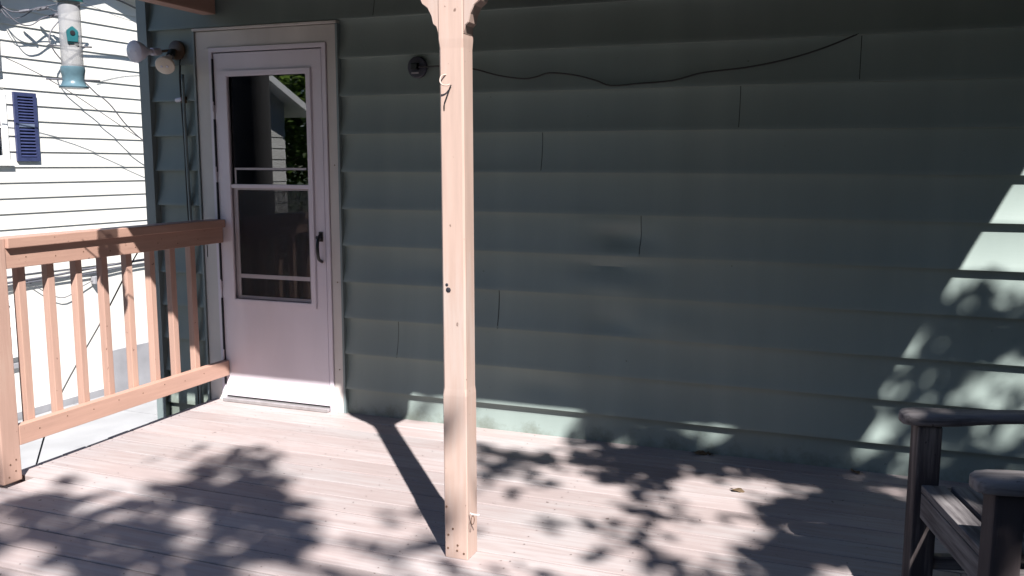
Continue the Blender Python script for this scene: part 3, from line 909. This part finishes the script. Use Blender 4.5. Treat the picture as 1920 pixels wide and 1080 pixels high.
def yframe(name, u0, u1, z0, z1, w, x0, x1, mat, parent):
    v = []
    for x in (x1, x0):
        v += [(x, u0, z0), (x, u1, z0), (x, u1, z1), (x, u0, z1), (x, u0 + w, z0 + w), (x, u1 - w, z0 + w), (x, u1 - w, z1 - w), (x, u0 + w, z1 - w)]
    f = []
    for a in range(4):
        b = (a + 1) % 4
        f += [(a, b, 4 + b, 4 + a), (8 + a, 8 + b, 12 + b, 12 + a), (a, b, 8 + b, 8 + a), (4 + a, 4 + b, 12 + b, 12 + a)]
    return link(name, mesh(name, v, f), mat, parent)
def nwindow(u0, u1, z0, z1):
    w = yframe('window', u0, u1, z0, z1, 0.075, 0.0, 0.035, M_NTRIM, nh)
    box('pane', 0.006, 0.009, u0 + 0.075, u1 - 0.075, (z0 + z1) / 2 + 0.015, z1 - 0.075, M_NGLASS, w)
    box('pane', 0.006, 0.009, u0 + 0.075, u1 - 0.075, z0 + 0.075, (z0 + z1) / 2 - 0.015, M_NGLASS, w)
    box('sash_bar', 0.004, 0.024, u0 + 0.0755, u1 - 0.0755, (z0 + z1) / 2 - 0.014, (z0 + z1) / 2 + 0.014, M_NTRIM, w)
    box('sill', 0.0, 0.06, u0 - 0.03, u1 + 0.03, z0 - 0.05, z0 - 0.002, M_NTRIM, w)
    box('blind', -0.001, 0.003, u0 + 0.076, u1 - 0.076, z0 + 0.076, z1 - 0.076, M_NAVY, w)
nwindow(*WIN)
nwindow(-0.62, 0.05, -1.06, -0.35)
box('window_ledge', 0.0, 0.05, -0.75, 0.17, -1.26, -1.20, M_FOUND, nh)
def shutter(u0, u1, z0=1.435, z1=2.32):
    s = yframe('shutter', u0, u1, z0, z1, 0.05, 0.018, 0.05, M_NAVY, nh)
    zm = (z0 + z1) / 2 + 0.02
    box('middle_rail', 0.020, 0.048, u0 + 0.0505, u1 - 0.0505, zm - 0.022, zm + 0.022, simple('shutter_rail', (0.13, 0.16, 0.24), 0.4, 0.05, 9) if 'shutter_rail' not in bpy.data.materials else bpy.data.materials['shutter_rail'], s)
    box('back_panel', 0.018, 0.022, u0 + 0.0502, u1 - 0.0502, z0 + 0.0502, z1 - 0.0502, M_NAVY, s)
    for a, b in ((z0 + 0.055, zm - 0.026), (zm + 0.026, z1 - 0.055)):
        n_ = 9
        for i in range(n_):
            z = a + (b - a) * (i + 0.5) / n_
            o = box('slat', -0.004, 0.004, u0 + 0.052, u1 - 0.052, -0.021, 0.021, M_NAVY, s)
            o.location = (0.034, (u0 + u1) / 2, z)
            o.rotation_euler = (0, math.radians(-38), 0)
shutter(0.225, 0.555)
shutter(-1.235, -0.905)
box('lower_wall', -0.001, 0.004, U0, -0.62, GZ - 0.05, NZ0 - 12 * NP, M_WHITE, nh)
box('lower_wall', -0.001, 0.004, 0.05, U1, GZ - 0.05, NZ0 - 12 * NP, M_WHITE, nh)
box('lower_wall', -0.001, 0.004, -0.6195, 0.0495, GZ - 0.05, -1.06, M_WHITE, nh)
box('foundation_panel', 0.0, 0.05, 1.412, U1 - 0.05, GZ - 0.05, -1.325, M_FOUND, nh)
box('base_strip', 0.0, 0.022, U0, 1.40, GZ - 0.05, GZ + 0.097, M_FOUND, nh)
box('cable_box', 0.02, 0.10, 1.26, 1.36, -0.30, -0.19, M_FOUND, nh, 0.01)
# service entry hardware under the rake
sm_ = box('service_head', 0.03, 0.14, -0.02, 0.08, 3.27, 3.42, M_GREYCABLE, nh, 0.02)
tube('service_mast', [(0.07, 0.03, 3.27), (0.07, 0.03, 2.6), (0.06, -0.35, 2.45), (0.06, -0.35, -1.0)], 0.02, M_WHITE, nh, 10)
for i, (u, z, L_) in enumerate(((0.35, 3.33, 0.14), (0.62, 3.40, 0.16), (0.80, 3.34, 0.15), (0.98, 3.45, 0.10))):
    d = Vector((0.5, 0.35, 0.12)).normalized()
    c = Vector((0.20, u, z))
    lathe('splice', [(0.006, -L_ / 2), (0.020, -L_ / 2 + 0.01), (0.022, 0), (0.020, L_ / 2 - 0.01), (0.006, L_ / 2)], M_GREYCABLE, nh, axis=d, org=c, seg=12)
tube('drip_loop', [(0.10, 0.05, 3.40), (0.22, 0.20, 3.18), (0.22, 0.40, 3.16), (0.21, 0.60, 3.28), (0.20, 0.80, 3.36), (0.25, 1.0, 3.47)], 0.008, M_GREYCABLE, nh, 8, 6)
tube('drip_loop', [(0.10, 0.02, 3.42), (0.20, 0.15, 3.30), (0.24, 0.35, 3.33), (0.20, 0.62, 3.42), (0.22, 0.9, 3.40), (0.30, 1.15, 3.55)], 0.008, M_GREYCABLE, nh, 8, 6)
tube('drip_loop', [(0.10, 0.05, 3.40), (0.18, 0.12, 3.22), (0.2, 0.3, 3.25), (0.24, 0.5, 3.38), (0.3, 0.9, 3.52)], 0.006, M_GREYCABLE, nh, 8, 6)
for j, (za, zb_, r, dx) in enumerate(((-0.10, -0.045, 0.016, 0.05), (-0.15, -0.09, 0.010, 0.06), (-0.05, -0.02, 0.008, 0.07))):
    tube('wall_wire', [(dx, -3.0, za - 0.02 * j), (dx + 0.01, -1.0, za - 0.03), (dx, 0.4, za + 0.015 * (j - 1)), (dx, 1.3, (za + zb_) / 2 - 0.02 * j), (dx, 2.4, zb_), (dx, 5.8, zb_ + 0.02)], r, M_GREYCABLE, nh, 8, 6)
tube('wall_wire', [(0.05, 0.2, -0.12), (0.07, 0.7, -0.42), (0.06, 1.1, -0.30), (0.05, 1.3, -0.24)], 0.006, M_GREYCABLE, nh, 8, 6)

# overhead wires between the houses
NM = Matrix.Translation((-10.205, 4.154, 0)) @ Matrix.Rotation(-NA, 4, 'Z')
def nw(x, u, z):
    return NM @ Vector((x, u, z))
def wire(path, r, label, mat=M_CABLE):
    return tag(tube('overhead_wire', path, r, mat, None, 6, 8), label, 'wire', 'wires strung between the houses')
wire([nw(1.2, -9.0, 4.2), nw(0.8, -3.0, 3.18), nw(0.5, 0.0, 2.62), nw(0.35, 2.5, 1.55), nw(0.3, 6.0, 0.3)], 0.006, 'lower thin wire slanting down across the white siding towards the corner', M_GREYCABLE)
wire([nw(0.30, 1.15, 3.55), nw(0.30, 0.6, 3.0), nw(0.28, 1.25, 2.42), nw(0.3, 1.5, 2.25), nw(0.25, 2.4, 1.60), nw(0.25, 5.5, 0.2)], 0.009, 'thicker wire dropping from below the feeder to the house corner', M_GREYCABLE)
wire([nw(0.5, 0.75, 3.7), nw(0.45, 1.6, 3.66), nw(0.4, 2.6, 3.50), nw(0.3, 5.9, 3.1)], 0.014, 'thick wire under the gable of the white house', M_CABLE)
wire([nw(0.6, 0.9, 3.5), nw(0.45, 1.7, 3.42), nw(0.4, 2.6, 3.36), nw(0.3, 5.9, 3.0)], 0.004, 'finest wire just below the thick one under the white gable', M_GREYCABLE)
tag(tube('loose_cable', [(-3.58, -1.55, -0.25), (-3.80, -1.2, -0.30), (-4.10, -0.7, 0.06), (-4.06, -0.35, 0.52), (-4.0, -0.10, 0.90), (-3.88, -0.05, 1.02), (-3.76, -0.042, 1.04), (-3.684, -0.040, 1.06)], 0.0045, M_CABLE, None, 6, 6),
    'thin black cable slanting up behind the railing to the wall', 'cable')

# ------------------------------------------------------------------ things across the street side that the door glass mirrors
gh = tag(empty('garage', (-10.05, -10.18, 0.0)), 'white sided garage mirrored in the door glass', 'garage')
z = GZ
while z < 2.55:
    v = [(0.016, 0, z), (0.016, 5.2, z), (0.003, 5.2, z + 0.211), (0.003, 0, z + 0.211), (0, 0, z), (0, 5.2, z), (0, 5.2, z + 0.211), (0, 0, z + 0.211)]
    link('siding_board', mesh('siding_board', v, [(0, 1, 2, 3), (0, 1, 5, 4), (0, 3, 7, 4), (1, 2, 6, 5), (4, 5, 6, 7)]), M_WHITE, gh)
    z += 0.2032
prism('wall_core', [(0.004, GZ), (5.2, GZ), (5.2, 2.55), (2.6, 3.6), (0.004, 2.55)], 'x', -6, -0.002, M_WHITE, gh)
for s, e in ((-1, -0.55), (1, 5.75)):
    zb = lambda u: 3.62 - 0.42 * abs(u - 2.6)
    prism('roof_slope', [(2.6 + s * 0.001, zb(2.6)), (e, zb(e)), (e, zb(e) + 0.13), (2.6 + s * 0.001, zb(2.6) + 0.13)], 'x', -6.3, 0.3, M_NTRIM, gh)
up_ = tag(empty('occluder_pole', (-5.63, -3.20, GZ)), 'added dark pole blocking reflections in the left half of the door glass', 'pole')  # unseen pole added to black out the left half of the door reflection
lathe('pole_shaft', [(0.235, 0), (0.23, 0.5), (0.215, 5.6), (0.21, 5.62)], M_POLE, up_, seg=20)
lathe('pole_cap', [(0.21, 5.621), (0.2, 5.66), (0.02, 5.70)], M_ALU, up_, seg=20)

def leaf_quad(v, f, p, size, nrm):
    nrm = Vector(nrm).normalized()
    a = nrm.cross(Vector((random.uniform(-1, 1), random.uniform(-1, 1), random.uniform(-1, 1))))
    if a.length < 1e-3:
        a = nrm.cross(Vector((1, 0, 0)))
    a.normalize()
    b = nrm.cross(a)
    i = len(v)
    w = size * random.uniform(0.28, 0.42)
    v += [p - a * size * 0.5, p - a * size * 0.1 + b * w + nrm * w * 0.25, p + a * size * 0.5, p - a * size * 0.1 - b * w + nrm * w * 0.25]
    f += [(i, i + 1, i + 2), (i, i + 2, i + 3)]

def raw_mesh(name, v, f, mat, parent):
    me = bpy.data.meshes.new(name)
    me.from_pydata([tuple(p) for p in v], [], f)
    o = link(name, me, mat, parent)
    return o

def tree(loc, h, r, n, mat, label, size=0.16, low=0.35):
    t = tag(empty('tree', loc), label, 'tree', 'trees around the yard')
    tv, tf = tube_data(catmull([(0, 0, 0), (0.1, 0.05, h * 0.3), (-0.05, 0.1, h * 0.6), (0.05, 0, h * 0.9)], 4), [0.22 * (1 - 0.85 * i / 12) for i in range(13)], 10)
    link('trunk', mesh('trunk', tv, tf, True), M_BARK, t)
    v, f = [], []
    cl = []
    for _ in range(max(14, int(r * 14))):
        while True:
            q = Vector((random.uniform(-1, 1), random.uniform(-1, 1), random.uniform(-1, 1)))
            if 0.35 < q.length < 1: break
        c = Vector((q.x * r, q.y * r, h * low + (q.z + 1) / 2 * h * (1 - low)))
        cl.append((c, random.uniform(0.25, 0.5) * r))
        bv, bf_ = tube_data([Vector((0, 0, c.z * 0.6)), Vector((c.x * 0.5, c.y * 0.5, c.z * 0.85)), c], [0.06, 0.035, 0.01], 5)
        tv0 = len(v)
    for i in range(n):
        c, cr = random.choice(cl)
        d = Vector((random.gauss(0, 1), random.gauss(0, 1), random.gauss(0, 0.8))) * cr * 0.45
        leaf_quad(v, f, c + d, size * random.uniform(0.6, 1.3), (random.gauss(0, 0.6), random.gauss(0, 0.6), 1))
    tag(raw_mesh('crown', v, f, mat, t), kind='stuff')
    for c, cr in cl[:10]:
        bv, bf_ = tube_data([Vector((0, 0, c.z * 0.55)), Vector((c.x * 0.5, c.y * 0.5, c.z * 0.8)), c], [0.06, 0.04, 0.012], 6)
        link('limb', mesh('limb', bv, bf_, True), M_BARK, t)
    return t

tree((-17.5, -17.0, GZ), 8.5, 3.4, 9000, M_LEAF2, 'bright green tree mirrored beyond the garage corner', 0.26, 0.1)
tree((-14.2, -20.5, GZ), 7.5, 3.0, 8000, M_LEAF2, 'farther green tree mirrored in the door glass', 0.26, 0.1)
tree((9.0, -9.5, GZ), 9.0, 3.6, 9000, M_LEAFD, 'sky-blocking dark tree added beyond the right end of the deck', 0.3, 0.12)  # unseen dark trees from here on, added to block sky light on the wall
tree((5.0, -13.0, GZ), 12.0, 4.2, 12000, M_LEAFD, 'sky-blocking dark tree added across the yard behind the viewer', 0.3, 0.12)
tree((-0.5, -14.5, GZ), 11.5, 4.2, 12000, M_LEAFD, 'sky-blocking dark tree added straight behind the viewer', 0.3, 0.12)
tree((8.5, -3.5, GZ), 8.0, 2.4, 7000, M_LEAFD, 'sky-blocking dark tree added close to the house at right', 0.3, 0.12)

tree((3.6, -10.2, GZ), 5.4, 2.4, 7000, M_LEAFD, 'rounded sky-blocking shrub tree added at the far edge of the yard', 0.28, 0.0)  # more unseen foliage added to close off the sky at right and behind
tree((7.0, -6.6, GZ), 6.0, 2.4, 7000, M_LEAFD, 'rounded sky-blocking shrub tree added off the right side of the deck', 0.28, 0.0)
tree((-2.6, -17.5, GZ), 7.5, 3.0, 9000, M_LEAFD, 'spreading sky-blocking tree added behind the viewer on the left', 0.3, 0.05)
tree((6.4, -1.6, GZ), 6.0, 1.9, 6000, M_LEAFD, 'bushy sky-blocking tree added against the right end of the house', 0.28, 0.0)

tree((-4.6, -20.0, GZ), 11.0, 3.6, 9000, M_LEAFD, 'tall sky-blocking tree added at the back of the yard left of the drive end', 0.32, 0.02)  # unseen trees added to fill the bright sky gap behind
tree((-6.5, -26.0, GZ), 8.5, 3.6, 9000, M_LEAFD, 'tall sky-blocking tree added at the far end of the driveway', 0.32, 0.02)

# unseen hedge added as the dark band low in the door reflection
hg = tag(empty('hedge', (-7.6, -8.2, GZ)), 'low dark hedge added to darken the foot of the door reflection', 'hedge')
hv, hf = [], []
for i in range(5200):
    p = Vector((random.uniform(-0.55, 0.55), random.uniform(-4.2, 2.6), random.uniform(0.0, 2.62)))
    leaf_quad(hv, hf, p, 0.14, (random.gauss(0, 1), random.gauss(0, 1), random.gauss(0, 1)))
tag(raw_mesh('foliage', hv, hf, M_LEAFD, hg), kind='stuff')
box('stems', -0.3, 0.3, -4.0, 2.4, 0.0, 2.35, M_DARK, hg)

# ------------------------------------------------------------------ the shade tree: its leaves dapple the deck and the wall
GRID = [
    "5444444444444444444444444433333333333999999999999999999999",
    "5555444444444444444444444433333333333999999999999999999999",
    "5555555444444444444444444433333333333999999999999999999999",
    "5555555554444444444444444433333333333999999999999999999999",
    "5555555555554444444444444433333333333999999999999999999999",
    "5555555555511234444444444433333333333999999999999999999999",
    "5555555555447637844444444433333333333999999999999999999999",
    "5555555553556636865544444433333333333999999999999999999999",
    "5555555567766376755541444433333333333999999999999999999999",
    "5555556677776778776771133433333333333999999999999999999999",
    "5555511775534424786633353222333333333999000099999999999999",
    "5555113325377524889441244311223333333999000009999999999999",
    "5550003223225588896622224310000133333900090009999999999999",
    "5500000002255888885221444400001438333900090099999999999999",
    "0000000011118896655300422100000455324900099999999999999999",
    "0000000011166796221100030101500461135900099999999999999999",
    "0000000022367755111000330211555262115999999999999999999999",
    "0000000022355551100000200211012254122999999999999999999999",
    "0000000333355300000000204420012454344009999999999999999999",
    "0000003322003300000000006322002440046009999999999999999999",
    "0000000220000000000000066762004800014999999999999999999999",
    "0000000000000000000000066722484800014999999999999999999999",
    "0000000000000000000000066633588911123387977999777777777777",
    "0000000000000000000000666648889946623389977999777777777777",
    "0000000000000000000000111448899946679789677999777777777777",
    "0000000000000000000001111118999999679778677999977777777777",
    "0000000000000000000000111188339999999778779999977777777777",
    "0000000000000000333333311188881144669955446322555555555555",
    "0000000000000000000000000044444444444470778225555555555555",
    "0000000000000000000000000444444444444477711885555555555555",
    "0000000000000000000000004444444444444777882155555555555555",
    "0000000000000000000000044444444444447778888555555555555555",
    "0000000000000000000000444444444444477788885555555555555555",
    "0000000000000000000000444444444444777613611111111111111111",
    "0000000000000000000004444444444447770065111111111111111111",
    "0000000000000000000044444444444477770001111111111111111111",
    "0000000000000000000444444444444477700011111111111111111111",
    "0000000000000000004444444444444777000011111111111111111111",
    "0000000000000000004444444444447770000111111111111111111111",
    "0000000000000000044444444444477700001111111111111111111111",
    "0000000000000000444444444444777000011111111111111111111111",
    "0000000000000004444444444447770000111111111111111111111111",
]
GX0, GY0, GS = -3.9, -2.7, 0.1
st = tag(empty('shade_tree', (5.6, -8.6, GZ)), 'tall shade tree behind the viewer whose leaves dapple the deck', 'tree', 'trees around the yard')
lv, lf = [], []
org = Vector((5.6, -8.6, GZ))
ends = []
rnd = random.Random(11)
from mathutils import noise as mnoise
def clump(a, b):
    return mnoise.noise(Vector((a * 4.2, b * 4.2, 3.1)))
for j, row in enumerate(GRID):
    for i, ch in enumerate(row):
        d = int(ch)
        if d == 0: continue
        cov = [0, 0.03, 0.10, 0.22, 0.40, 0.58, 0.76, 0.90, 0.97, 0.997][d]
        if 2 < d < 9:
            cov = min(0.985, max(0.0, cov + 0.55 * clump(i * GS, j * GS)))
        n = -math.log(1 - cov) * GS * GS / (0.0042 if i * GS + GX0 <= -1.35 else 0.0026)
        n = int(n) + (1 if rnd.random() < n - int(n) else 0)
        for _ in range(n):
            X = GX0 + (i + rnd.uniform(-0.15, 1.15)) * GS
            Y = GY0 + (j + rnd.uniform(-0.15, 1.15)) * GS
            near = X > -1.35
            t = rnd.uniform(6.5, 9.0) if near else rnd.uniform(8.5, 12.0)
            if near and Y > 0.62 and -0.45 < X < 0.6: continue
            p = Vector((X, Y, 0)) + SUNV * t
            leaf_quad(lv, lf, p - org, (rnd.uniform(0.07, 0.12) if near else rnd.uniform(0.09, 0.16)), SUNV + Vector((rnd.gauss(0, 0.5), rnd.gauss(0, 0.5), rnd.gauss(0, 0.5))))
        if d >= 5 and rnd.random() < 0.05:
            ends.append(Vector((GX0 + (i + .5) * GS, GY0 + (j + .5) * GS, 0)) + SUNV * 10.0 - org)
# unseen leaves added to cut light bouncing off the front and right deck
for x0, x1, y0, y1 in ((-1.6, 4.2, -5.8, -2.7), (-3.2, -1.6, -5.8, -3.6), (1.9, 4.4, -2.7, 0.0), (1.9, 3.6, 0.0, 1.4)):
    for _ in range(int((x1 - x0) * (y1 - y0) * 4.2 / 0.018)):
        p = Vector((rnd.uniform(x0, x1), rnd.uniform(y0, y1), 0)) + SUNV * rnd.uniform(8.0, 12.5)
        leaf_quad(lv, lf, p - org, rnd.uniform(0.17, 0.28), SUNV + Vector((rnd.gauss(0, 0.5), rnd.gauss(0, 0.5), rnd.gauss(0, 0.5))))
# unseen boughs added to keep the open sky off the right half of the deck
cnt = 0
while cnt < 8000:
    p = Vector((rnd.uniform(0.2, 9.0), rnd.uniform(-11.0, -1.9), rnd.uniform(4.2, 9.5)))
    fl_ = p - SUNV * (p.z / SUNV.z)
    i_, j_ = int((fl_.x - GX0) / GS), int((fl_.y - GY0) / GS)
    if fl_.x < 2.2 and fl_.y > -2.9 and fl_.y < 1.7:
        if not (0 <= j_ < len(GRID) and 0 <= i_ < len(GRID[0]) and GRID[j_][i_] == '9'):
            continue
    if fl_.x < -1.3 and fl_.y > -4.0: continue
    if fl_.x < -8.3: continue
    if mnoise.noise(p * 0.55) < -0.22: continue
    leaf_quad(lv, lf, p - org, rnd.uniform(0.22, 0.38), Vector((rnd.gauss(0, 0.5), rnd.gauss(0, 0.5), 1)))
    cnt += 1
tag(raw_mesh('crown', lv, lf, M_LEAF, st), kind='stuff')
tv, tf = tube_data(catmull([(0, 0, 0), (0.05, 0.1, 2.2), (-0.15, 0.25, 4.6), (-0.5, 0.6, 7.6), (-0.9, 0.9, 10.2)], 5), [0.30 - 0.011 * i for i in range(21)], 12)
link('trunk', mesh('trunk', tv, tf, True), M_BARK, st)
for e in ends[:34]:
    a = Vector((-0.15, 0.25, 4.6)).lerp(Vector((-0.8, 0.8, 9.9)), rnd.random())
    m_ = (a + e) / 2 + Vector((rnd.uniform(-.3, .3), rnd.uniform(-.3, .3), 0.35))
    bv, bf_ = tube_data(catmull([a, m_, e], 4), [0.05 * (1 - 0.1 * i) for i in range(9)], 6)
    link('limb', mesh('limb', bv, bf_, True), M_BARK, st)

# ------------------------------------------------------------------ small litter on the deck
def dry_leaf(x, y, z, r, label, s=0.03):
    v = []
    for k in range(9):
        a = 2 * math.pi * k / 9
        q = s * (1 - 0.35 * (k % 2))
        v.append((q * math.cos(a) * 1.3, q * math.sin(a) * 0.8, 0.004 + 0.006 * math.sin(2 * a) + 0.003 * (k % 2)))
    v.append((0, 0, 0.002))
    f = [(k, (k + 1) % 9, 9) for k in range(9)]
    me = mesh('dry_leaf', v, f)
    o = link('dry_leaf', me, M_DRY)
    o.location = (x, y, z)
    o.rotation_euler = (0.1, 0.1, r)
    return tag(o, label, 'leaf', 'dry leaves on the deck')
dry_leaf(-0.640, -0.055, 0.004, 0.4, 'curled tan leaf against the wall foot in the middle', 0.035)
dry_leaf(-0.585, -0.045, 0.003, 1.9, 'smaller curled leaf just right of the tan one at the wall', 0.024)
dry_leaf(-0.405, -0.50, 0.002, 0.1, 'small brown leaf lying in the sun out on the boards', 0.026)
dry_leaf(0.08, -0.06, 0.003, 2.2, 'brown leaf at the wall foot beside the armchair', 0.03)
